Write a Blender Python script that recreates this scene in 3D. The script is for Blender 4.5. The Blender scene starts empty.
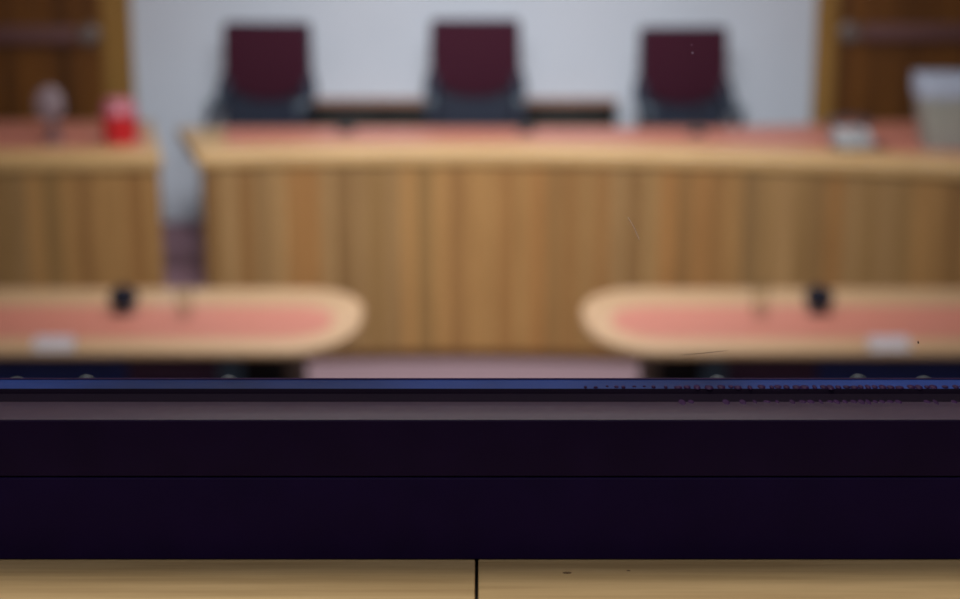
import bpy, bmesh, math, random
from mathutils import Vector, Matrix
random.seed(7)
scene = bpy.context.scene
C = scene.collection
PI = math.pi

# ------------------------------------------------------------------ materials
def srgb(r, g, b):
    def f(c):
        c /= 255.0
        return c / 12.92 if c <= 0.04045 else ((c + 0.055) / 1.055) ** 2.4
    return (f(r), f(g), f(b), 1.0)

def base_mat(name):
    m = bpy.data.materials.new(name); m.use_nodes = True
    nt = m.node_tree
    return m, nt, nt.nodes['Principled BSDF']

def plain(name, col, rough=0.5, metal=0.0, spec=0.5, var=0.06, scale=12.0, bump=0.0):
    """one colour with a gentle procedural variation"""
    m, nt, b = base_mat(name)
    tc = nt.nodes.new('ShaderNodeTexCoord')
    n = nt.nodes.new('ShaderNodeTexNoise'); n.inputs['Scale'].default_value = scale; n.inputs['Detail'].default_value = 4
    nt.links.new(tc.outputs['Object'], n.inputs['Vector'])
    r = nt.nodes.new('ShaderNodeValToRGB')
    r.color_ramp.elements[0].color = tuple(c * (1 - var) for c in col[:3]) + (1,)
    r.color_ramp.elements[1].color = tuple(min(1, c * (1 + var)) for c in col[:3]) + (1,)
    r.color_ramp.elements[0].position = 0.3; r.color_ramp.elements[1].position = 0.7
    nt.links.new(n.outputs['Fac'], r.inputs['Fac'])
    nt.links.new(r.outputs['Color'], b.inputs['Base Color'])
    b.inputs['Roughness'].default_value = rough
    b.inputs['Metallic'].default_value = metal
    b.inputs['Specular IOR Level'].default_value = spec
    if bump:
        bp = nt.nodes.new('ShaderNodeBump'); bp.inputs['Strength'].default_value = bump
        nt.links.new(n.outputs['Fac'], bp.inputs['Height']); nt.links.new(bp.outputs['Normal'], b.inputs['Normal'])
    return m

def wood(name, dark, light, stretch=(1, 1, 1), scale=6.0, rough=0.45, spec=0.4, island=None, knots=False):
    """straight grained timber: noise stretched along the grain; island = colour spread per board"""
    m, nt, b = base_mat(name)
    tc = nt.nodes.new('ShaderNodeTexCoord')
    mp = nt.nodes.new('ShaderNodeMapping'); mp.inputs['Scale'].default_value = stretch
    nt.links.new(tc.outputs['Object'], mp.inputs['Vector'])
    n = nt.nodes.new('ShaderNodeTexNoise'); n.inputs['Scale'].default_value = scale
    n.inputs['Detail'].default_value = 7; n.inputs['Roughness'].default_value = 0.62
    nt.links.new(mp.outputs['Vector'], n.inputs['Vector'])
    r = nt.nodes.new('ShaderNodeValToRGB')
    r.color_ramp.elements[0].color = dark; r.color_ramp.elements[1].color = light
    r.color_ramp.elements[0].position = 0.32; r.color_ramp.elements[1].position = 0.68
    nt.links.new(n.outputs['Fac'], r.inputs['Fac'])
    out = r.outputs['Color']
    if island:
        g = nt.nodes.new('ShaderNodeNewGeometry')
        r2 = nt.nodes.new('ShaderNodeValToRGB')
        e = r2.color_ramp.elements
        e[0].color = island[0]; e[1].color = island[-1]
        for i, c in enumerate(island[1:-1]):
            x = e.new((i + 1) / (len(island) - 1)); x.color = c
        nt.links.new(g.outputs['Random Per Island'], r2.inputs['Fac'])
        mx = nt.nodes.new('ShaderNodeMixRGB'); mx.blend_type = 'MULTIPLY'; mx.inputs['Fac'].default_value = 1
        nt.links.new(out, mx.inputs['Color1']); nt.links.new(r2.outputs['Color'], mx.inputs['Color2'])
        out = mx.outputs['Color']
    nt.links.new(out, b.inputs['Base Color'])
    b.inputs['Roughness'].default_value = rough
    b.inputs['Specular IOR Level'].default_value = spec
    bp = nt.nodes.new('ShaderNodeBump'); bp.inputs['Strength'].default_value = 0.08; bp.inputs['Distance'].default_value = 0.002
    nt.links.new(n.outputs['Fac'], bp.inputs['Height']); nt.links.new(bp.outputs['Normal'], b.inputs['Normal'])
    return m

def thin_glass(name, tint=(1, 1, 1, 1), ior=1.45, rough=0.0):
    m = bpy.data.materials.new(name); m.use_nodes = True
    nt = m.node_tree; nt.nodes.clear()
    o = nt.nodes.new('ShaderNodeOutputMaterial')
    t = nt.nodes.new('ShaderNodeBsdfTransparent'); t.inputs['Color'].default_value = tint
    g = nt.nodes.new('ShaderNodeBsdfGlossy'); g.inputs['Roughness'].default_value = rough
    f = nt.nodes.new('ShaderNodeFresnel'); f.inputs['IOR'].default_value = ior
    mx = nt.nodes.new('ShaderNodeMixShader')
    # the exit face of a thin pane only lets the light out again
    gm = nt.nodes.new('ShaderNodeNewGeometry')
    sub = nt.nodes.new('ShaderNodeMath'); sub.operation = 'SUBTRACT'; sub.inputs[0].default_value = 1.0
    mul = nt.nodes.new('ShaderNodeMath'); mul.operation = 'MULTIPLY'
    nt.links.new(gm.outputs['Backfacing'], sub.inputs[1])
    nt.links.new(f.outputs[0], mul.inputs[0]); nt.links.new(sub.outputs[0], mul.inputs[1])
    nt.links.new(mul.outputs[0], mx.inputs[0]); nt.links.new(t.outputs[0], mx.inputs[1]); nt.links.new(g.outputs[0], mx.inputs[2])
    nt.links.new(mx.outputs[0], o.inputs['Surface'])
    return m

M = {}
M['wall'] = plain('white_wall_paint', srgb(180, 190, 204), 0.85, var=0.015, scale=3)
M['wall_side'] = plain('side_wall_paint', srgb(190, 186, 180), 0.85, var=0.02, scale=3)
M['ceiling'] = plain('ceiling_paint', srgb(220, 220, 218), 0.9, var=0.015, scale=3)
M['carpet'] = plain('mauve_carpet', srgb(116, 99, 107), 0.95, spec=0.1, var=0.12, scale=180, bump=0.2)
M['carpet_dark'] = plain('mauve_platform_carpet', srgb(128, 102, 114), 0.95, spec=0.1, var=0.12, scale=180, bump=0.2)
M['slat'] = wood('oak_slats', srgb(132, 106, 72), srgb(152, 126, 90), (9, 9, 0.5), 4.0, 0.5, 0.3,
                 island=[(.52, .46, .36, 1), (.96, .80, .58, 1), (.56, .46, .32, 1), (.86, .64, .42, 1), (.50, .44, .34, 1), (.90, .82, .70, 1), (.62, .54, .38, 1)])
M['groove'] = plain('dark_groove', srgb(70, 45, 24), 0.8, spec=0.1)
M['pale_wood'] = wood('pale_maple_edge', srgb(152, 122, 80), srgb(168, 138, 94), (0.6, 8, 8), 3.0, 0.38, 0.5)
M['table_wood'] = wood('pale_maple_table', srgb(157, 128, 98), srgb(171, 142, 110), (0.6, 8, 8), 3.0, 0.38, 0.5)
M['salmon'] = plain('salmon_leather', srgb(164, 104, 90), 0.45, spec=0.45, var=0.04, scale=60, bump=0.03)
M['door_wood'] = wood('dark_stained_door', srgb(58, 31, 8), srgb(112, 70, 24), (5, 5, 0.2), 2.2, 0.45, 0.3)
M['trim_wood'] = wood('golden_oak_trim', srgb(118, 88, 40), srgb(146, 110, 56), (9, 9, 0.4), 4.0, 0.45, 0.3)
M['bar_mauve'] = plain('mauve_metal', srgb(88, 56, 56), 0.7, 0.0, var=0.05)
M['bar_grey'] = plain('grey_metal', srgb(120, 112, 112), 0.35, 0.4, var=0.05)
M['burgundy'] = plain('burgundy_fabric', srgb(50, 11, 31), 0.85, spec=0.2, var=0.12, scale=90, bump=0.1)
M['navy'] = plain('navy_black_shell', srgb(29, 37, 54), 0.6, spec=0.3, var=0.08)
M['teal_grey'] = plain('teal_grey_arm', srgb(74, 88, 100), 0.45, spec=0.4, var=0.06)
M['chair_metal'] = plain('dark_chair_metal', srgb(30, 32, 38), 0.35, 0.6)
M['black'] = plain('black_laminate', srgb(16, 16, 15), 0.6, spec=0.2)
M['brown_top'] = wood('brown_cabinet_top', srgb(120, 84, 66), srgb(150, 108, 88), (0.6, 8, 8), 4.0, 0.5, 0.3)
M['black_metal'] = plain('black_metal', srgb(20, 20, 22), 0.4, spec=0.5)
M['foam'] = plain('black_foam', srgb(24, 26, 36), 0.95, spec=0.1, var=0.2, scale=200, bump=0.3)
M['navy_panel'] = plain('navy_modesty_panel', srgb(50, 68, 130), 0.6, spec=0.2, var=0.1)
M['plum_panel'] = plain('plum_modesty_panel', srgb(84, 62, 86), 0.6, spec=0.2, var=0.1)
M['teal_post'] = plain('dark_teal_post', srgb(80, 110, 130), 0.5, spec=0.3, var=0.08)
M['red'] = plain('red_plastic', srgb(164, 16, 26), 0.4, var=0.05)
M['pink'] = plain('pink_plastic', srgb(150, 82, 96), 0.5, var=0.05)
M['fan_grey'] = plain('mauve_grey_plastic', srgb(116, 102, 110), 0.5, var=0.05)
M['fan_dark'] = plain('dark_mauve_plastic', srgb(84, 62, 64), 0.5, var=0.05)
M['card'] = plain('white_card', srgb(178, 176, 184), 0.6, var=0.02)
M['tub_rim'] = plain('pale_blue_grey_plastic', srgb(138, 148, 168), 0.5, var=0.03)
M['tub'] = plain('green_grey_plastic', srgb(132, 136, 132), 0.5, var=0.04)
M['phone'] = plain('pale_grey_plastic', srgb(146, 152, 158), 0.5, var=0.03)
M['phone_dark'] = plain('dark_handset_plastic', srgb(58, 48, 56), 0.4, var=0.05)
M['key'] = plain('grey_keys', srgb(110, 110, 114), 0.5)
M['tumbler'] = thin_glass('tumbler_glass', (.93, .93, .915, 1), 1.2)
M['pane'] = thin_glass('clear_pane', (0.985, 0.985, 0.99, 1), 1.22)
M['frame'] = plain('black_purple_anodised_metal', srgb(29, 14, 46), 0.4, spec=0.12, var=0.12, scale=30)
M['lip'] = plain('polished_dark_lip', srgb(60, 46, 62), 0.30, spec=0.8, var=0.12, scale=6)  # lighter than the rail: its reflection is partly put into the base colour
M['frame_low'] = plain('black_anodised_cover', srgb(27, 11, 50), 0.6, spec=0.1, var=0.12, scale=30)
M['gasket'] = plain('black_rubber_gasket', srgb(16, 5, 22), 0.85, spec=0.08, var=0.1, scale=40)
M['bead'] = plain('blue_sheen_bead', srgb(30, 52, 110), 0.4, spec=0.14, var=0.65, scale=5)  # blue sheen of the glass edge put into the base colour
M['seal'] = plain('violet_sealant', srgb(42, 10, 54), 0.6, spec=0.15, var=0.2, scale=120)
M['rivet'] = plain('grey_rivet_metal', srgb(34, 42, 50), 0.6, 0.1, spec=0.3, var=0.1, scale=300)
M['speck'] = plain('pale_dust', srgb(140, 118, 134), 0.8)
M['scratch'] = plain('brown_scratch', srgb(92, 72, 58), 0.8)
M['scratch_pale'] = plain('pale_scratch', srgb(250, 225, 195), 0.8)
M['cap_wood'] = wood('oak_capping', srgb(176, 144, 94), srgb(204, 172, 120), (1.2, 26, 26), 4.0, 0.5, 0.35)
M['knot'] = plain('dark_knot', srgb(108, 82, 50), 0.7, var=0.2, scale=300)
M['panel_wood'] = wood('oak_panel', srgb(150, 110, 62), srgb(176, 134, 82), (8, 8, 0.5), 4.0, 0.5, 0.3)

# ------------------------------------------------------------------ mesh helpers
def obj(name, bm, mat, parent=None, smooth=True, angle=40):
    bmesh.ops.recalc_face_normals(bm, faces=bm.faces[:])
    me = bpy.data.meshes.new(name); bm.to_mesh(me); bm.free()
    me.materials.append(mat)
    if smooth:
        for p in me.polygons: p.use_smooth = True
        try: me.set_sharp_from_angle(angle=math.radians(angle))
        except Exception: pass
    o = bpy.data.objects.new(name, me); C.objects.link(o)
    if parent: o.parent = parent
    return o

def thing(name, label, cat, loc=(0, 0, 0), rotz=0.0, group=None):
    o = bpy.data.objects.new(name, None); C.objects.link(o)
    o.location = loc; o.rotation_euler = (0, 0, rotz); o.empty_display_size = 0.1
    o['label'] = label; o['category'] = cat
    if group: o['group'] = group
    return o

def struct(name, bm, mat, parent=None):
    o = obj(name, bm, mat, parent, smooth=False)
    if not parent: o['kind'] = 'structure'
    return o

def box(bm, x0, x1, y0, y1, z0, z1, bev=0.0, seg=2):
    r = bmesh.ops.create_cube(bm, size=1.0)
    vs = r['verts']
    bmesh.ops.scale(bm, vec=(x1 - x0, y1 - y0, z1 - z0), verts=vs)
    bmesh.ops.translate(bm, vec=((x0 + x1) / 2, (y0 + y1) / 2, (z0 + z1) / 2), verts=vs)
    if bev:
        es = list({e for v in vs for e in v.link_edges})
        bmesh.ops.bevel(bm, geom=es, offset=bev, segments=seg, affect='EDGES', profile=0.5)
    return bm

def B(*a, **k):
    return box(bmesh.new(), *a, **k)

def prism(bm, poly, z0, z1, bev=0.0, seg=2):
    """vertical prism over a plan outline"""
    vs = [bm.verts.new((x, y, z0)) for x, y in poly]
    f = bm.faces.new(vs)
    g = bmesh.ops.extrude_face_region(bm, geom=[f])
    top = [v for v in g['geom'] if isinstance(v, bmesh.types.BMVert)]
    bmesh.ops.translate(bm, vec=(0, 0, z1 - z0), verts=top)
    if bev:
        ts = set(top)
        es = [e for e in bm.edges if all(v in ts for v in e.verts)] + [e for e in bm.edges if all(v in set(vs) for v in e.verts)]
        bmesh.ops.bevel(bm, geom=es, offset=bev, segments=seg, affect='EDGES', profile=0.5)
    return bm

def lathe(bm, prof, n=24, origin=(0, 0, 0), mat=None):
    """revolve (r, z) about z; mat rotates the result"""
    rings = []
    for r, z in prof:
        if r < 1e-6: rings.append([bm.verts.new((0, 0, z))])
        else: rings.append([bm.verts.new((r * math.cos(2 * PI * k / n), r * math.sin(2 * PI * k / n), z)) for k in range(n)])
    for a, b in zip(rings, rings[1:]):
        for k in range(n):
            if len(a) == 1 and len(b) == 1: continue
            if len(a) == 1: bm.faces.new((a[0], b[k], b[(k + 1) % n]))
            elif len(b) == 1: bm.faces.new((a[k], a[(k + 1) % n], b[0]))
            else: bm.faces.new((a[k], a[(k + 1) % n], b[(k + 1) % n], b[k]))
    vs = [v for r in rings for v in r]
    if mat is not None: bmesh.ops.transform(bm, matrix=mat, verts=vs)
    bmesh.ops.translate(bm, vec=origin, verts=vs)
    return bm

def tube(bm, pts, rad, n=12, closed=False):
    """round bar through points; rad is a number or a list"""
    pts = [Vector(p) for p in pts]
    if not isinstance(rad, (list, tuple)): rad = [rad] * len(pts)
    rings = []
    up = Vector((0, 0, 1))
    for i, p in enumerate(pts):
        d = (pts[min(i + 1, len(pts) - 1)] - pts[max(i - 1, 0)]).normalized()
        a = d.cross(up)
        if a.length < 1e-3: a = d.cross(Vector((0, 1, 0)))
        a.normalize(); b = a.cross(d).normalized()
        rings.append([bm.verts.new(p + rad[i] * (a * math.cos(2 * PI * k / n) + b * math.sin(2 * PI * k / n))) for k in range(n)])
    for r0, r1 in zip(rings, rings[1:]):
        for k in range(n): bm.faces.new((r0[k], r0[(k + 1) % n], r1[(k + 1) % n], r1[k]))
    bm.faces.new(rings[0][::-1]); bm.faces.new(rings[-1])
    return bm

def smooth_path(pts, n=8):
    """Catmull-Rom through the points"""
    P = [Vector(p) for p in pts]; P = [P[0] * 2 - P[1]] + P + [P[-1] * 2 - P[-2]]
    out = []
    for i in range(1, len(P) - 2):
        for k in range(n):
            t = k / n
            out.append(0.5 * ((2 * P[i]) + (P[i + 1] - P[i - 1]) * t + (2 * P[i - 1] - 5 * P[i] + 4 * P[i + 1] - P[i + 2]) * t * t
                              + (3 * P[i] - P[i - 1] - 3 * P[i + 1] + P[i + 2]) * t ** 3))
    out.append(P[-2]); return out

def dup(root, loc, rotz=None, label=None, group=None):
    r = root.copy(); C.objects.link(r); r.location = loc
    if rotz is not None: r.rotation_euler = (0, 0, rotz)
    if label: r['label'] = label
    if group: r['group'] = group
    for ch in list(root.children):
        c = ch.copy(); C.objects.link(c); c.parent = r
        for g in list(ch.children):
            d = g.copy(); C.objects.link(d); d.parent = c
    return r

# ------------------------------------------------------------------ the setting
PLAT = 0.36                      # judges' platform above the court floor
WY = 10.40                       # back wall
struct('floor', B(-4.3, 4.3, -2.5, WY, -0.1, 0.0), M['carpet'])
struct('floor_platform', B(-4.3, 4.3, 8.46, WY, 0.0, PLAT), M['carpet_dark'])
struct('floor_dock', B(-4.3, 4.3, -2.5, 0.80, 0.0, 0.75), M['carpet_dark'])
struct('wall_back', B(-4.4, 4.4, WY, WY + 0.12, -0.1, 4.4), M['wall'])
struct('wall_left', B(-4.42, -4.3, -2.5, WY, -0.1, 4.4), M['wall_side'])
struct('wall_right', B(4.3, 4.42, -2.5, WY, -0.1, 4.4), M['wall_side'])
struct('wall_front', B(-4.4, 4.4, -2.62, -2.5, -0.1, 4.4), M['wall_side'])
struct('ceiling', B(-4.4, 4.4, -2.6, WY, 4.4, 4.5), M['ceiling'])
# oak uprights either side of the white wall
struct('trim_1', B(-2.42, -2.235, WY - 0.05, WY, PLAT, 3.2, bev=0.004), M['trim_wood'])
struct('trim_2', B(2.150, 2.285, WY - 0.05, WY, PLAT, 3.2, bev=0.004), M['trim_wood'])
# dark timber doors with a wide push bar
def door(name, xin, sgn, zb):
    x1 = xin + sgn * 1.15
    a, b = sorted((xin, x1))
    d = struct(name, B(a + 0.004, b - 0.004, WY - 0.035, WY, PLAT, 2.62, bev=0.003), M['door_wood'])
    p = B(*sorted((xin + sgn * 0.15, x1 - sgn * 0.05)), WY - 0.095, WY - 0.06, zb - 0.055, zb + 0.055, bev=0.012)
    for xx in (xin + sgn * 0.25, x1 - sgn * 0.15): box(p, xx - 0.03, xx + 0.03, WY - 0.062, WY - 0.034, zb - 0.03, zb + 0.03)
    obj('push_bar', p, M['bar_mauve'], d)
    k = lathe(bmesh.new(), [(0, 0), (0.062, 0), (0.066, 0.01), (0.060, 0.045), (0.042, 0.055), (0.036, 0.048), (0, 0.048)], 28,
              (xin + sgn * 0.075, WY - 0.034, zb), Matrix.Rotation(PI / 2, 4, 'X'))
    obj('round_lock', k, M['bar_grey'], d)
    fr = bmesh.new()
    xo = x1
    box(fr, *sorted((xo, xo + sgn * 0.12)), WY - 0.05, WY, PLAT, 2.74)
    obj('door_frame', fr, M['trim_wood'], d)
    return d
door('door_1', -2.42, -1, 1.585)
door('door_2', 2.285, 1, 1.60)

# ------------------------------------------------------------------ judges' bench (curved) and its left wing
CX, CY = -0.15, 1.52
RF = 6.80                        # radius of the slatted face
RL = 6.755                       # radius of the worktop's front edge
ZT, ZB = 1.125, 1.060
def arc(r, t): return (CX + r * math.sin(t), CY + r * math.cos(t))

def worktop(front, back, parent):
    """pale timber slab with a salmon leather inlay; front and back are matching rows of plan points"""
    bm = prism(bmesh.new(), front + back[::-1], ZB, ZT, bev=0.008)
    top = obj('worktop', bm, M['pale_wood'], parent)
    n = len(front)
    lerp = lambda a, b, t: (a[0] + (b[0] - a[0]) * t, a[1] + (b[1] - a[1]) * t)
    fi, bi = [], []
    for i in range(n):
        # keep a border at each end of the slab
        j = min(max(i / (n - 1), 0.035), 0.965) * (n - 1)
        k = min(int(j), n - 2); u = j - k
        f = lerp(front[k], front[k + 1], u); b = lerp(back[k], back[k + 1], u)
        L = math.hypot(b[0] - f[0], b[1] - f[1])
        fi.append(lerp(f, b, 0.36 / L)); bi.append(lerp(f, b, 1 - 0.05 / L))
    # drop doubled points at the clamped ends
    def uniq(p):
        q = [p[0]]
        for a in p[1:]:
            if math.hypot(a[0] - q[-1][0], a[1] - q[-1][1]) > 1e-4: q.append(a)
        return q
    inl = prism(bmesh.new(), uniq(fi) + uniq(bi)[::-1], ZT - 0.004, ZT + 0.0015)
    obj('leather_inlay', inl, M['salmon'], top)
    return top

def slat_row(bm, pts_fn, length, z0, z1, w=0.080, gap=0.004, th=0.018):
    """battens along a path: pts_fn(s) gives (x, y, nx, ny) with the normal towards the court"""
    n = int(length / (w + gap)); pitch = length / n
    for i in range(n):
        s = (i + 0.5) * pitch
        x, y, nx, ny = pts_fn(s)
        tx, ty = -ny, nx
        h = (pitch - gap) / 2
        c = [(x - tx * h, y - ty * h), (x + tx * h, y + ty * h)]
        poly = [c[0], c[1], (c[1][0] + nx * th, c[1][1] + ny * th), (c[0][0] + nx * th, c[0][1] + ny * th)]
        prism(bm, poly, z0, z1)
    return bm

T0, T1 = -0.1935, 0.44
bench = thing('judges_bench', 'long curved oak slatted bench with salmon leather top across the middle of the courtroom', 'bench', (CX, 8.4, 0))
inv = Matrix.Translation((-CX, -8.4, 0))
def local(o): o.data.transform(inv); return o
NS = 48
ts = [T0 + (T1 - T0) * i / (NS - 1) for i in range(NS)]
front = [arc(RL, t) for t in ts]
BACK = 9.30
def back_y(t):                      # the top deepens towards the right-hand end
    return BACK + 0.30 * min(1, max(0, (t - 0.20) / 0.12))
back = [arc((back_y(t) - CY) / math.cos(t), t) for t in ts]
back[0] = (back[0][0] - 0.09, back[0][1])
wt = worktop(front, back, bench); local(wt)
for c in wt.children: local(c)
ti = [T0 + 0.004 + (T1 - T0 - 0.008) * i / (NS - 1) for i in range(NS)]
bb = prism(bmesh.new(), [arc(RF, t) for t in ti] + [arc(RF + 0.05, t) for t in ti][::-1], 0.0, ZB)
local(obj('front_panel', bb, M['groove'], bench))
sl = slat_row(bmesh.new(), lambda s: (*arc(RF, ti[0] + s / RF), -math.sin(ti[0] + s / RF), -math.cos(ti[0] + s / RF)), RF * (ti[-1] - ti[0]), 0.05, ZB - 0.012)
local(obj('slats', sl, M['slat'], bench, smooth=False))
sk = prism(bmesh.new(), [arc(RF - 0.012, t) for t in ti] + [arc(RF, t) for t in ti][::-1], 0.0, 0.05)
local(obj('plinth', sk, M['groove'], bench))
def end_panel(t, side):
    a = arc(RF + 0.05, t); b = arc((BACK - 0.1 - CY) / math.cos(t), t)
    tx, ty = math.cos(t) * side, -math.sin(t) * side
    poly = [a, b, (b[0] + tx * 0.03, b[1] + ty * 0.03), (a[0] + tx * 0.03, a[1] + ty * 0.03)]
    return prism(bmesh.new(), poly, PLAT, ZB)
local(obj('end_panel', end_panel(ti[0], 1), M['panel_wood'], bench))
local(obj('end_panel', end_panel(ti[-1], -1), M['panel_wood'], bench))

# wing: a separate, straighter length of bench at the left, parted by a narrow gangway
wing = thing('side_bench', 'separate oak slatted bench section left of the gangway with a red tub on it', 'bench', (-2.5, 8.3, 0))
inv = Matrix.Translation((2.5, -8.3, 0))
W0, W1 = (-3.35, 7.93), (-1.625, 8.105)
dx, dy = W1[0] - W0[0], W1[1] - W0[1]; LW = math.hypot(dx, dy); ux, uy = dx / LW, dy / LW
nx, ny = uy, -ux                                  # towards the court
rd = (-0.222, 0.975)                              # end cut runs back along the bench's radius
front = [(W0[0] + dx * i / 9, W0[1] + dy * i / 9) for i in range(10)]
back = [(p[0] + rd[0] * (9.62 - p[1]) / rd[1], 9.62) for p in front]
wt = worktop(front, back, wing); local(wt)
for c in wt.children: local(c)
F0 = (W0[0] - nx * 0.045 + ux * 0.03, W0[1] - ny * 0.045 + uy * 0.03)
LF = LW - 0.05
F1 = (F0[0] + ux * LF, F0[1] + uy * LF)
bb = prism(bmesh.new(), [F0, F1, (F1[0] - nx * 0.05, F1[1] - ny * 0.05), (F0[0] - nx * 0.05, F0[1] - ny * 0.05)], 0.0, ZB)
local(obj('front_panel', bb, M['groove'], wing))
sl = slat_row(bmesh.new(), lambda s: (F0[0] + ux * s, F0[1] + uy * s, nx, ny), LF, 0.05, ZB - 0.012)
local(obj('slats', sl, M['slat'], wing, smooth=False))
sk = prism(bmesh.new(), [F0, F1, (F1[0] + nx * .012, F1[1] + ny * .012), (F0[0] + nx * .012, F0[1] + ny * .012)], 0.0, 0.05)
local(obj('plinth', sk, M['groove'], wing))
def wing_end(p, s):
    a = (p[0] - nx * 0.05, p[1] - ny * 0.05); L = (9.5 - a[1]) / rd[1]
    b = (a[0] + rd[0] * L, 9.5)
    return prism(bmesh.new(), [a, b, (b[0] + s * 0.03, b[1]), (a[0] + s * 0.03, a[1])], PLAT, ZB)
local(obj('end_panel', wing_end(F1, -1), M['panel_wood'], wing))
local(obj('end_panel', wing_end(F0, 1), M['panel_wood'], wing))

# ------------------------------------------------------------------ low cabinet against the back wall
cab = thing('low_cabinet', 'long black low cabinet with brown top against the white wall behind the chairs', 'cabinet', (-0.15, 10.27, PLAT))
obj('carcass', B(-1.00, 1.01, -0.10, 0.11, 0.06, 0.80), M['black'], cab)
obj('plinth', B(-0.97, 0.98, -0.08, 0.10, 0.0, 0.06), M['black'], cab)
obj('top', B(-1.02, 1.03, -0.12, 0.115, 0.80, 0.818, bev=0.004), M['brown_top'], cab)
for i in range(4):
    x0 = -0.99 + i * 0.5
    d = obj('door', B(x0, x0 + 0.49, -0.118, -0.10, 0.08, 0.79, bev=0.003), M['black'], cab)
    hx = x0 + (0.45 if i % 2 == 0 else 0.04)
    obj('handle', tube(bmesh.new(), [(hx, -0.117, 0.44), (hx, -0.134, 0.45), (hx, -0.134, 0.55), (hx, -0.117, 0.56)], 0.005, 8), M['chair_metal'], d)

# ------------------------------------------------------------------ three high-backed judges' chairs
def back_outline(w, z0, z1, rt, rb):
    pts = []
    for cx, cz, r, a0 in ((w / 2 - rt, z1 - rt, rt, 0), (-w / 2 + rt, z1 - rt, rt, 90), (-w / 2 + rb, z0 + rb, rb, 180), (w / 2 - rb, z0 + rb, rb, 270)):
        for k in range(7):
            a = math.radians(a0 + k * 15); pts.append((cx + r * math.cos(a), cz + r * math.sin(a)))
    return pts
def upright(poly, y0, y1, bev, lean, zpiv, bow=0.0, wid=0.25):
    bm = bmesh.new()
    prism(bm, poly, 0, y1 - y0, bev=bev, seg=3)
    for v in bm.verts:
        x, z, d = v.co.x, v.co.y, v.co.z
        y = y0 + d + (z - zpiv) * lean - bow * (x / wid) ** 2
        v.co = (x, y, z)
    return bm
def make_chair(label, group, loc, rz):
    t = thing('office_chair', label, 'chair', loc, rz, group)
    # shell and pad; the chair faces -y
    obj('back_shell', upright(back_outline(0.555, 0.56, 1.325, 0.035, 0.06), 0.205, 0.245, 0.014, 0.05, 0.5, 0.03), M['navy'], t)
    pad = []
    w = 0.532; zt = 1.315
    ZU = 1.015
    pad += [(w / 2 - 0.02, zt), (-w / 2 + 0.02, zt), (-w / 2, zt - 0.02), (-w / 2, ZU)]
    for k in range(1, 16):                          # rounded lower edge
        a = PI + PI * k / 16; pad.append((w / 2 * math.cos(a), ZU + 0.170 * math.sin(a)))
    pad += [(w / 2, ZU), (w / 2, zt - 0.02)]
    obj('backrest', upright(pad, 0.165, 0.206, 0.014, 0.05, 0.5, 0.03), M['burgundy'], t)
    obj('seat', B(-0.25, 0.25, -0.24, 0.22, 0.47, 0.56, bev=0.035, seg=4), M['burgundy'], t)
    obj('seat_shell', B(-0.235, 0.235, -0.20, 0.20, 0.445, 0.475, bev=0.01), M['navy'], t)
    for s in (-1, 1):
        p = smooth_path([(s * 0.250, 0.215, 0.99), (s * 0.272, 0.16, 0.905), (s * 0.272, 0.07, 0.845), (s * 0.272, -0.08, 0.815), (s * 0.272, -0.17, 0.80), (s * 0.272, -0.19, 0.70), (s * 0.268, -0.14, 0.56), (s * 0.235, -0.08, 0.475)])
        a = obj('armrest', tube(bmesh.new(), p, [0.048 - 0.024 * min(1, k / (len(p) * 0.6)) for k in range(len(p))], 14), M['navy'], t)
        obj('arm_pad', B(s * 0.272 - 0.030, s * 0.272 + 0.030, -0.16, 0.07, 0.832, 0.872, bev=0.014, seg=3), M['teal_grey'], a)
    obj('gas_lift', lathe(bmesh.new(), [(0, .09), (.035, .09), (.035, .28), (.02, .285), (.02, .445), (0, .445)], 16), M['chair_metal'], t)
    obj('hub', lathe(bmesh.new(), [(0, .06), (.05, .06), (.055, .09), (.04, .12), (0, .12)], 20), M['chair_metal'], t)
    for k in range(5):
        a = 2 * PI * k / 5 + 0.3; ca, sa = math.cos(a), math.sin(a)
        l = obj('base_leg', tube(bmesh.new(), [(ca * 0.03, sa * 0.03, 0.095), (ca * 0.27, sa * 0.27, 0.066)], [0.024, 0.016], 10), M['chair_metal'], t)
        cb = bmesh.new()
        lathe(cb, [(0, -0.02), (0.02, -0.02), (0.026, -0.014), (0.026, 0.014), (0.02, 0.02), (0, 0.02)], 16, (ca * 0.27, sa * 0.27, 0.026), Matrix.Rotation(PI / 2, 4, 'X'))
        tube(cb, [(ca * 0.27, sa * 0.27, 0.04), (ca * 0.27, sa * 0.27, 0.07)], 0.007, 8)
        obj('castor', cb, M['black_metal'], l)
    return t
def lift(ch, dz):                   # the gas lift set higher or lower: seat, back and arms move together
    for o in ch.children:
        if o.name.split('.')[0] in ('back_shell', 'backrest', 'seat', 'seat_shell', 'armrest'): o.location.z += dz
G = 'burgundy high-backed chairs behind the judges bench'
chair = make_chair('middle burgundy high-backed chair behind the curved bench, in front of the black cabinet', G, (-0.03, 9.76, PLAT), 0.0)
lift(chair, 0.020)
c = dup(chair, (-1.335, 9.75, PLAT), -0.10, 'leftmost burgundy high-backed chair behind the curved bench, nearest the gangway', G)
lift(c, -0.018)
c = dup(chair, (1.275, 9.74, PLAT), 0.10, 'rightmost burgundy high-backed chair behind the curved bench, clear of the black cabinet', G)
lift(c, -0.044)

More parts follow.
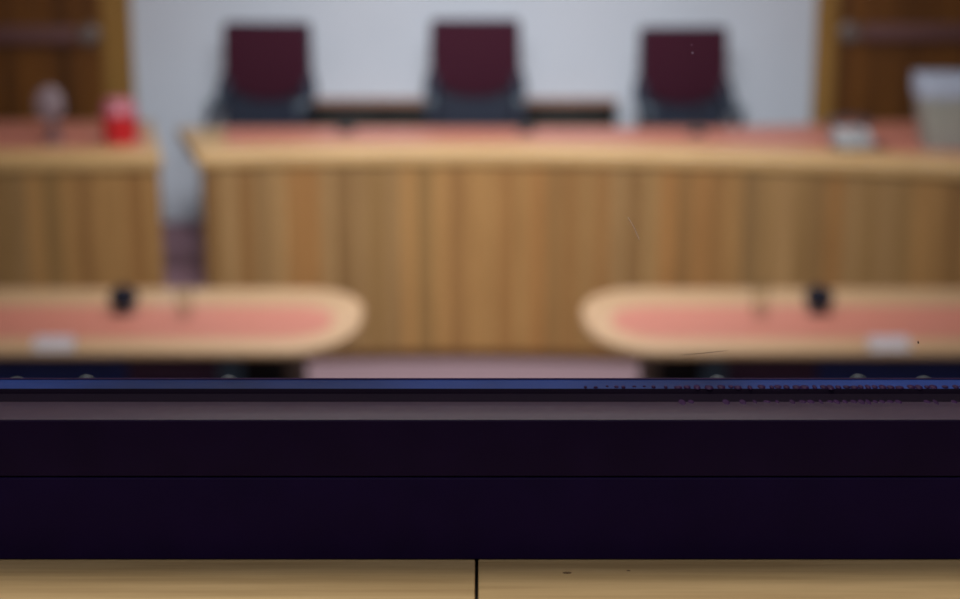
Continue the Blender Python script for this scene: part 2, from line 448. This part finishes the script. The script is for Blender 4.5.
# ------------------------------------------------------------------ two counsel tables with rounded ends
def table_outline(tip, far, y0, y1, bulge, exp=2.35, n=22):
    """plan outline: bowed end at tip and again at the far end"""
    s = 1 if tip > far else -1
    yc, h = (y0 + y1) / 2, (y1 - y0) / 2
    pts = []
    for k in range(n + 1):
        a = -PI / 2 + PI * k / n
        c, q = math.cos(a), math.sin(a)
        pts.append((tip - s * bulge + s * bulge * abs(c) ** (2 / exp), yc + h * math.copysign(abs(q) ** (2 / exp), q)))
    for k in range(n + 1):
        a = PI / 2 - PI * k / n
        c, q = math.cos(a), math.sin(a)
        pts.append((far + s * bulge - s * bulge * abs(c) ** (2 / exp), yc + h * math.copysign(abs(q) ** (2 / exp), q)))
    return pts
def clean(p):
    q = []
    for a in p:
        if not q or math.hypot(a[0] - q[-1][0], a[1] - q[-1][1]) > 1e-4: q.append(a)
    if math.hypot(q[0][0] - q[-1][0], q[0][1] - q[-1][1]) < 1e-4: q.pop()
    return q
def counsel_table(label, tip, far):
    s = 1 if tip > far else -1
    xc = (tip + far) / 2
    t = thing('counsel_table', label, 'table', (xc, 6.3, 0), 0, 'counsel tables in front of the bench')
    L = lambda p: [(x - xc, y - 6.3) for x, y in clean(p)]
    top = obj('tabletop', prism(bmesh.new(), L(table_outline(tip, far, 5.745, 6.79, 0.29)), 0.712, 0.740, bev=0.008), M['table_wood'], t)
    obj('leather_inlay', prism(bmesh.new(), L(table_outline(tip - s * 0.11, far + s * 0.11, 5.93, 6.45, 0.22)), 0.737, 0.7415), M['salmon'], top)
    # black end pedestals, teal cable post, plum and navy modesty panels
    e = tip - s * 0.275 - xc
    f = far + s * 0.275 - xc
    for a, sg in ((e, s), (f, -s)):
        obj('end_leg', B(*sorted((a, a - sg * 0.16)), -0.38, 0.40, 0.0, 0.712, bev=0.006), M['black'], t)
        obj('cable_post', B(*sorted((a - sg * 0.162, a - sg * 0.26)), -0.36, -0.24, 0.0, 0.712, bev=0.01), M['teal_post'], t)
        obj('modesty_panel', B(*sorted((a - sg * 0.262, a - sg * 0.62)), -0.31, -0.29, 0.06, 0.712), M['plum_panel'], t)
    obj('modesty_panel', B(*sorted((e - s * 0.622, f + s * 0.622)), -0.31, -0.29, 0.06, 0.712), M['navy_panel'], t)
    return t
counsel_table('left counsel table with salmon leather top and rounded right end', -0.475, -3.05)
counsel_table('right counsel table with salmon leather top and rounded left end', 0.415, 2.99)

# ------------------------------------------------------------------ things on the counsel tables
TT = 0.7415
def table_mic(label, loc):
    t = thing('table_microphone', label, 'microphone', loc, 0, 'black microphones on the counsel tables')
    obj('base', lathe(bmesh.new(), [(0, 0), (.05, 0), (.052, .004), (.044, .012), (.018, .016), (0, .016)], 24), M['black_metal'], t)
    obj('neck', tube(bmesh.new(), smooth_path([(0, 0, .012), (0, .002, .02), (0, 0, .035)], 5), .007, 10), M['black_metal'], t)
    obj('foam_windscreen', lathe(bmesh.new(), [(0, .022), (.024, .024), (.050, .034), (0.062, .062), (.050, .090), (.024, .108), (0, .112)], 20), M['foam'], t)
    return t
m = table_mic('black foam-headed microphone on the left counsel table', (-1.452, 6.34, TT))
dup(m, (1.380, 6.34, TT), 0, 'black foam-headed microphone on the right counsel table')
def tumbler(label, loc):
    t = thing('drinking_glass', label, 'glass', loc, 0, 'drinking glasses on the counsel tables')
    obj('glass_body', lathe(bmesh.new(), [(0, 0), (.030, 0), (.033, .004), (.039, .13), (.0365, .13), (.031, .012), (0, .010)], 28), M['tumbler'], t)
    return t
g = tumbler('faint clear drinking glass right of the microphone on the left counsel table', (-1.19, 6.26, TT))
dup(g, (1.128, 6.26, TT), 0, 'faint clear drinking glass left of the microphone on the right counsel table')
def highlight_card(label, loc):  # folded card added in place of a bright reflection on the table edge
    t = thing('highlight_card', label, 'card', loc, 0, 'white cards in place of highlights on the counsel tables')
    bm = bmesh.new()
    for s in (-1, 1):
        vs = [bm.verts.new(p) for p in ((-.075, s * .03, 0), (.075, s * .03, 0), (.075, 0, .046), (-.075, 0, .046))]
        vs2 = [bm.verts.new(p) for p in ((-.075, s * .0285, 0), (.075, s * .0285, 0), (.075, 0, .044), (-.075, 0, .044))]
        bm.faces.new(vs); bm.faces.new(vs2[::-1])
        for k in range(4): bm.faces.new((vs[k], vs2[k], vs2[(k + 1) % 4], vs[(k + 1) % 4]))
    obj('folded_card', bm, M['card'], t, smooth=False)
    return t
c = highlight_card('small white folded card in place of a highlight on the near edge of the left table', (-1.590, 5.782, 0.740))
dup(c, (1.525, 5.782, 0.740), 0, 'small white folded card in place of a highlight on the near edge of the right table')

# ------------------------------------------------------------------ things on the bench
ZI = ZT + 0.0015
def desk_mic(label, x, y):
    t = thing('desk_microphone', label, 'microphone', (x, y, ZI), 0, 'small dark microphones on the judges bench')
    obj('base', B(-.045, .045, -.05, .05, 0, .024, bev=0.008), M['black_metal'], t)
    obj('gooseneck', tube(bmesh.new(), smooth_path([(0, .02, .02), (0, .022, .07), (0, .012, .105), (0, -.01, .125)], 6), .006, 10), M['black_metal'], t)
    obj('microphone_head', lathe(bmesh.new(), [(0, 0), (.013, .002), (.018, .02), (.016, .045), (0, .052)], 16, (0, .002, .110), Matrix.Rotation(PI / 3, 4, 'X')), M['foam'], t)
    return t
m = desk_mic('small dark microphone on the curved bench between the left and middle chairs', -0.76, 9.05)
dup(m, (0.262, 9.05, ZI), 0, 'small dark microphone on the curved bench just right of the middle chair')
dup(m, (1.215, 8.95, ZI), 0, 'small dark microphone on the curved bench in front of the right chair')

# red tub with a pale pink lid on the wing
t = thing('plastic_tub', 'bright red tub with pinkish lid on the left bench section', 'tub', (-1.945, 8.62, ZI))
obj('tub_body', lathe(bmesh.new(), [(0, 0), (.078, 0), (.084, .005), (.094, .15), (0, .15)], 32), M['red'], t)
obj('lid', lathe(bmesh.new(), [(0, .15), (.097, .15), (.099, .155), (.097, .175), (.080, .205), (.074, .232), (.066, .238), (0, .240)], 32), M['pink'], t)

# grey oval-headed fan
t = thing('desk_fan', 'mauve grey oval-headed object on a narrow dark base at far left bench', 'fan', (-2.31, 8.62, ZI), -0.1)
obj('base', lathe(bmesh.new(), [(0, 0), (.058, 0), (.060, .012), (.045, .026), (.02, .034), (0, .034)], 24), M['fan_dark'], t)
obj('stem', tube(bmesh.new(), [(0, 0.02, .03), (-0.004, 0.02, .12)], [.03, .024], 14), M['fan_dark'], t)
fh = bmesh.new()
lathe(fh, [(0, -.030), (.06, -.028), (.088, -.012), (.092, 0.006), (.07, .028), (.03, .05), (0, .052)], 32, (0, 0, 0))
bmesh.ops.scale(fh, vec=(.86, 1.08, 1), verts=fh.verts)
bmesh.ops.rotate(fh, cent=(0, 0, 0), matrix=Matrix.Rotation(PI / 2, 3, 'X') , verts=fh.verts)
for v in fh.verts: v.co.y *= -1
bmesh.ops.translate(fh, vec=(-0.008, 0.0, 0.205), verts=fh.verts)
hd = obj('head', fh, M['fan_grey'], t)
gr = bmesh.new()
for k in range(1, 5):
    r = 0.02 * k
    tube(gr, [(.86 * r * math.cos(2 * PI * j / 28) - 0.008, -0.034 + 0.004 * k, 0.205 + 1.08 * r * math.sin(2 * PI * j / 28)) for j in range(29)], .002, 6)
obj('grille', gr, M['fan_grey'], hd)

# pale telephone with a dark handset
t = thing('desk_telephone', 'small pale desk telephone with dark handset on the right part of the curved bench', 'telephone', (1.965, 8.42, ZI), 0.15)
bm = bmesh.new()
poly = [(-.10, 0), (.10, 0), (.10, .075), (.02, .085), (-.10, .03)]
prism(bm, poly, -.085, .085, bev=0.005)
for v in bm.verts: v.co = (v.co.z, v.co.x, v.co.y + .018)
obj('body', bm, M['phone'], t)
obj('base', B(-.10, .165, -.095, .095, 0, .018, bev=0.004), M['phone_dark'], t)  # right overhang stands in for the shadow beside the phone
h = tube(bmesh.new(), smooth_path([(-.115, .06, .126), (-.09, .06, .136), (0, .06, .146), (.09, .06, .136), (.115, .06, .126)], 5), .017, 12)
lathe(h, [(0, 0), (.026, 0), (.028, .02), (.018, .034), (0, .034)], 16, (-.10, .06, .101)); lathe(h, [(0, 0), (.026, 0), (.028, .02), (.018, .034), (0, .034)], 16, (.10, .06, .101))
obj('handset', h, M['phone_dark'], t)
kb = bmesh.new()
for i in range(4):
    for j in range(3):
        y = -.08 + i * .022
        z = .048 + (y + .10) * (.055 / .12)
        box(kb, -.03 + j * .022, -.015 + j * .022, y, y + .014, z - .004, z + .008)
obj('keypad', kb, M['key'], t)

# tapered grey tub with a thick rim at the right edge of the photo
t = thing('storage_tub', 'large pale grey tapered tub with thick rim on the right end of the bench', 'tub', (2.600, 8.44, ZI), -0.10)
def rrect(w, d, r):
    pts = []
    for cx, cy, a0 in ((w / 2 - r, d / 2 - r, 0), (-w / 2 + r, d / 2 - r, 90), (-w / 2 + r, -d / 2 + r, 180), (w / 2 - r, -d / 2 + r, 270)):
        for k in range(6): a = math.radians(a0 + 18 * k); pts.append((cx + r * math.cos(a), cy + r * math.sin(a)))
    return pts
def loft(bm, secs, cap0=True, cap1=True):
    rings = [[bm.verts.new((x, y, z)) for x, y in rrect(w, d, r)] for w, d, r, z in secs]
    n = len(rings[0])
    for a, b in zip(rings, rings[1:]):
        for k in range(n): bm.faces.new((a[k], a[(k + 1) % n], b[(k + 1) % n], b[k]))
    if cap0: bm.faces.new(rings[0][::-1])
    if cap1: bm.faces.new(rings[-1])
    return bm
obj('tub_body', loft(bmesh.new(), [(.500, .26, .03, 0), (.508, .265, .03, .01), (.575, .33, .035, .27), (.560, .315, .035, .27), (.492, .25, .03, .015)]), M['tub'], t)
obj('rim', loft(bmesh.new(), [(.577, .332, .035, .265), (.592, .347, .04, .27), (.604, .359, .04, .375), (.594, .349, .04, .385), (.574, .329, .035, .385), (.562, .317, .035, .27), (.577, .332, .035, .265)], False, False), M['tub_rim'], t)

# ------------------------------------------------------------------ the dock: panelled wall, timber capping, glazed screen
struct('wall_dock', B(-4.3, 4.3, 0.80, 0.99, 0.0, 1.906), M['panel_wood'])
def capping(label, x0, x1, knot=None):
    t = thing('timber_capping', label, 'ledge', ((x0 + x1) / 2, 0.87, 1.906))
    xm = (x0 + x1) / 2
    obj('board', B(x0 - xm, x1 - xm, -0.17, 0.16, 0.0, 0.040, bev=0.0012), M['cap_wood'], t)
    for kx, ky, kr in (knot or []):
        kb = lathe(bmesh.new(), [(0, .0403), (kr, .0402), (kr, .0398), (0, .0398)], 14)
        bmesh.ops.scale(kb, vec=(1.6, .8, 1), verts=kb.verts)
        bmesh.ops.translate(kb, vec=(kx - xm, ky - 0.87, 0), verts=kb.verts)
        obj('knot', kb, M['knot'], t)
    return t
capping('left oak capping board below the black frame, left of the dark joint', -4.28, -0.0027)
capping('right oak capping board below the black frame, right of the dark joint', -0.0011, 4.28, [(0.0485, 0.832, 0.0016), (0.083, 0.835, 0.0007)])
obj_j = struct('trim_3', B(-0.0027, -0.0011, 0.705, 1.02, 1.906, 1.9405), M['black'])

X = 4.25
scr = thing('glazed_screen', 'clear glass screen standing in a black metal frame on the oak ledge', 'glass screen', (0, 0.88, 1.9464))
Y = lambda y: y - 0.88
# cover strip (lower face), stepped upper rail with the glossy top lip
obj('cover_strip', B(-X, X, Y(0.8500), Y(0.946), 0.0, 0.0490, bev=0.0011, seg=3), M['frame_low'], scr)
obj('shadow_gap', B(-X, X, Y(0.8520), Y(0.944), 0.0490, 0.0503), M['gasket'], scr)
rl = bmesh.new()
prof = [(0.8500, 0.0503), (0.8500, 0.0823), (0.8507, 0.0830), (0.9240, 0.0830), (0.9240, 0.0740), (0.9460, 0.0740), (0.9460, 0.0503)]
def extrude_profile(bm, prof, x0, x1):
    a = [bm.verts.new((x0, Y(y), z)) for y, z in prof]; b = [bm.verts.new((x1, Y(y), z)) for y, z in prof]
    n = len(prof)
    for k in range(n): bm.faces.new((a[k], a[(k + 1) % n], b[(k + 1) % n], b[k]))
    bm.faces.new(a[::-1]); bm.faces.new(b)
    return bm
obj('frame_rail', extrude_profile(rl, prof, -X, X), M['frame'], scr)
obj('polished_lip', B(-X, X, Y(0.8504), Y(0.8840), 0.0828, 0.08325, bev=0.0002), M['lip'], scr)
# rubber gasket under a low sloping glazing bead
obj('rubber_gasket', extrude_profile(bmesh.new(), [(0.8840, 0.0830), (0.8841, 0.0833), (0.8980, 0.0838), (0.8985, 0.0847), (0.9000, 0.0862), (0.9006, 0.0862), (0.9006, 0.0848), (0.9140, 0.0848), (0.9140, 0.0830)], -X, X), M['gasket'], scr)
obj('glazing_bead', extrude_profile(bmesh.new(), [(0.9007, 0.0848), (0.9007, 0.0861), (0.9030, 0.0866), (0.9085, 0.0874), (0.9130, 0.0880), (0.9140, 0.0880), (0.9140, 0.0848)], -X, X), M['bead'], scr)
# violet sealant: a thin line along the bead that turns ragged towards the right
sb = bmesh.new()
tube(sb, [(-X, Y(0.9136), 0.0882), (-0.30, Y(0.9136), 0.0882), (0, Y(0.9136), 0.0882), (0.30, Y(0.9136), 0.0882), (X, Y(0.9136), 0.0882)], 0.0007, 8)
rnd = random.Random(3)
x = 0.062
while x < 0.285:
    big = x > 0.115
    w = rnd.uniform(.0014, .0028) if big else rnd.uniform(.0008, .0018)
    dep = rnd.uniform(.0025, .0048) if big else rnd.uniform(.0012, .0026)
    bmd = bmesh.ops.create_icosphere(sb, subdivisions=2, radius=1.0)['verts']
    bmesh.ops.scale(sb, vec=(w, dep, 0.0011), verts=bmd)
    bmesh.ops.translate(sb, vec=(x, Y(0.9030 + rnd.uniform(-.0008, .0008)), 0.0862), verts=bmd)
    if big and rnd.random() < 0.85:        # flat lobes modelled in place of the sealant's reflection on the rail top
        b2 = bmesh.ops.create_icosphere(sb, subdivisions=2, radius=1.0)['verts']
        bmesh.ops.scale(sb, vec=(w * .9, rnd.uniform(.003, .008), 0.0004), verts=b2)
        bmesh.ops.translate(sb, vec=(x, Y(0.8845), 0.0831), verts=b2)
    x += rnd.uniform(.0035, .0075)
obj('sealant', sb, M['seal'], scr)
# rounded rivets on the rear step of the rail, just showing over the bead
for rx, dz in ((-0.282, -.0022), (-0.2395, -.0008), (-0.153, -.0010), (0.1445, -.0010), (0.2300, -0.0004), (0.2700, -.0016)):
    prof = [(.0062, 0.0740), (.0062, 0.0795)] + [(.0062 * math.cos(a), 0.0795 + (.0062 + dz) * math.sin(a)) for a in [PI / 2 * k / 8 for k in range(1, 8)]] + [(0, 0.0857 + dz)]
    obj('rivet', lathe(bmesh.new(), prof, 24, (rx, Y(0.935), 0)), M['rivet'], scr)
pane = obj('glass_pane', B(-X, X, Y(0.9142), Y(0.9232), 0.0832, 0.90), M['pane'], scr)
obj('top_rail', B(-X, X, Y(0.900), Y(0.940), 0.895, 0.935, bev=0.002), M['frame'], scr)
# marks on the pane (front face at y = 0.9142)
def flat_mark(name, pts, w, mat):
    bm = bmesh.new()
    tube(bm, pts, w, 6); obj(name, bm, mat, pane)
yf = Y(0.9139)
def pz(px, py):                     # metre position of a mark on the pane's near face
    P = math.radians(13.35)
    u, v = (px - 480) / 1600, (299.5 - py) / 1600
    d = (u, math.cos(P) + v * math.sin(P), -math.sin(P) + v * math.cos(P)); k = 0.9139 / d[1]
    return (d[0] * k, yf, 2.3 + d[2] * k - 1.946)
flat_mark('scratch', [pz(681, 355.5), pz(705, 353.5), pz(728, 351)], [.00012, .0002, .0001], M['scratch'])
flat_mark('scratch', [pz(628, 218), pz(634, 228), pz(639, 240)], .00025, M['scratch_pale'])
flat_mark('dust_speck', [pz(692, 53), pz(693, 54.5)], .0007, M['speck'])
flat_mark('dust_speck', [pz(691.5, 45), pz(692, 46)], .0003, M['speck'])
flat_mark('dust_speck', [pz(918, 342), pz(918.4, 344)], .0005, M['scratch'])

# ------------------------------------------------------------------ light
def area(name, loc, sx, sy, power, col=(1, 1, 1), rot=(0, 0, 0), spread=PI):
    l = bpy.data.lights.new(name, 'AREA'); l.shape = 'RECTANGLE'; l.size = sx; l.size_y = sy; l.spread = spread; l.energy = power; l.color = col
    o = bpy.data.objects.new(name, l); C.objects.link(o); o.location = loc; o.rotation_euler = rot
    return o
area('court_fill_light', (0.0, 4.6, 4.2), 2.4, 1.6, 124, (1.0, 0.97, 0.94), rot=(math.radians(50), 0, 0), spread=1.35)  # added lamp, tilted at bench and wall, narrowed to darken the sides
area('bench_ceiling_light', (0.0, 8.4, 4.35), 2.4, 1.6, 62, (1.0, 0.97, 0.94), spread=2.4)
area('table_ceiling_light', (0.0, 5.2, 4.35), 2.2, 1.2, 30, (1.0, 0.97, 0.94), spread=2.2)
area('dock_fill_light', (0.0, 1.75, 4.35), 1.6, 1.2, 54, (1.0, 0.95, 0.88))  # added unseen lamp, set so the capping darkens towards the frame
area('rear_fill_light', (0.0, -1.2, 4.3), 2.0, 1.0, 40, (0.80, 0.84, 1.0), rot=(math.radians(35), 0, 0))  # added fill behind the camera to lift the dark frame face
w = bpy.data.worlds.new('World'); scene.world = w; w.use_nodes = True
w.node_tree.nodes['Background'].inputs['Color'].default_value = (0.9, 0.95, 1.0, 1)
w.node_tree.nodes['Background'].inputs['Strength'].default_value = 0.2

# ------------------------------------------------------------------ camera
cam = bpy.data.cameras.new('Camera'); co = bpy.data.objects.new('Camera', cam); C.objects.link(co)
co.location = (0, 0, 2.3); co.rotation_euler = (math.radians(90 - 13.35), 0, 0)
cam.sensor_width = 36; cam.lens = 60; cam.clip_start = 0.05
cam.dof.use_dof = True; cam.dof.focus_distance = 0.915; cam.dof.aperture_fstop = 4.3
scene.camera = co
scene.view_settings.view_transform = 'Standard'
scene.view_settings.look = 'None'
scene.cycles.max_bounces = 10
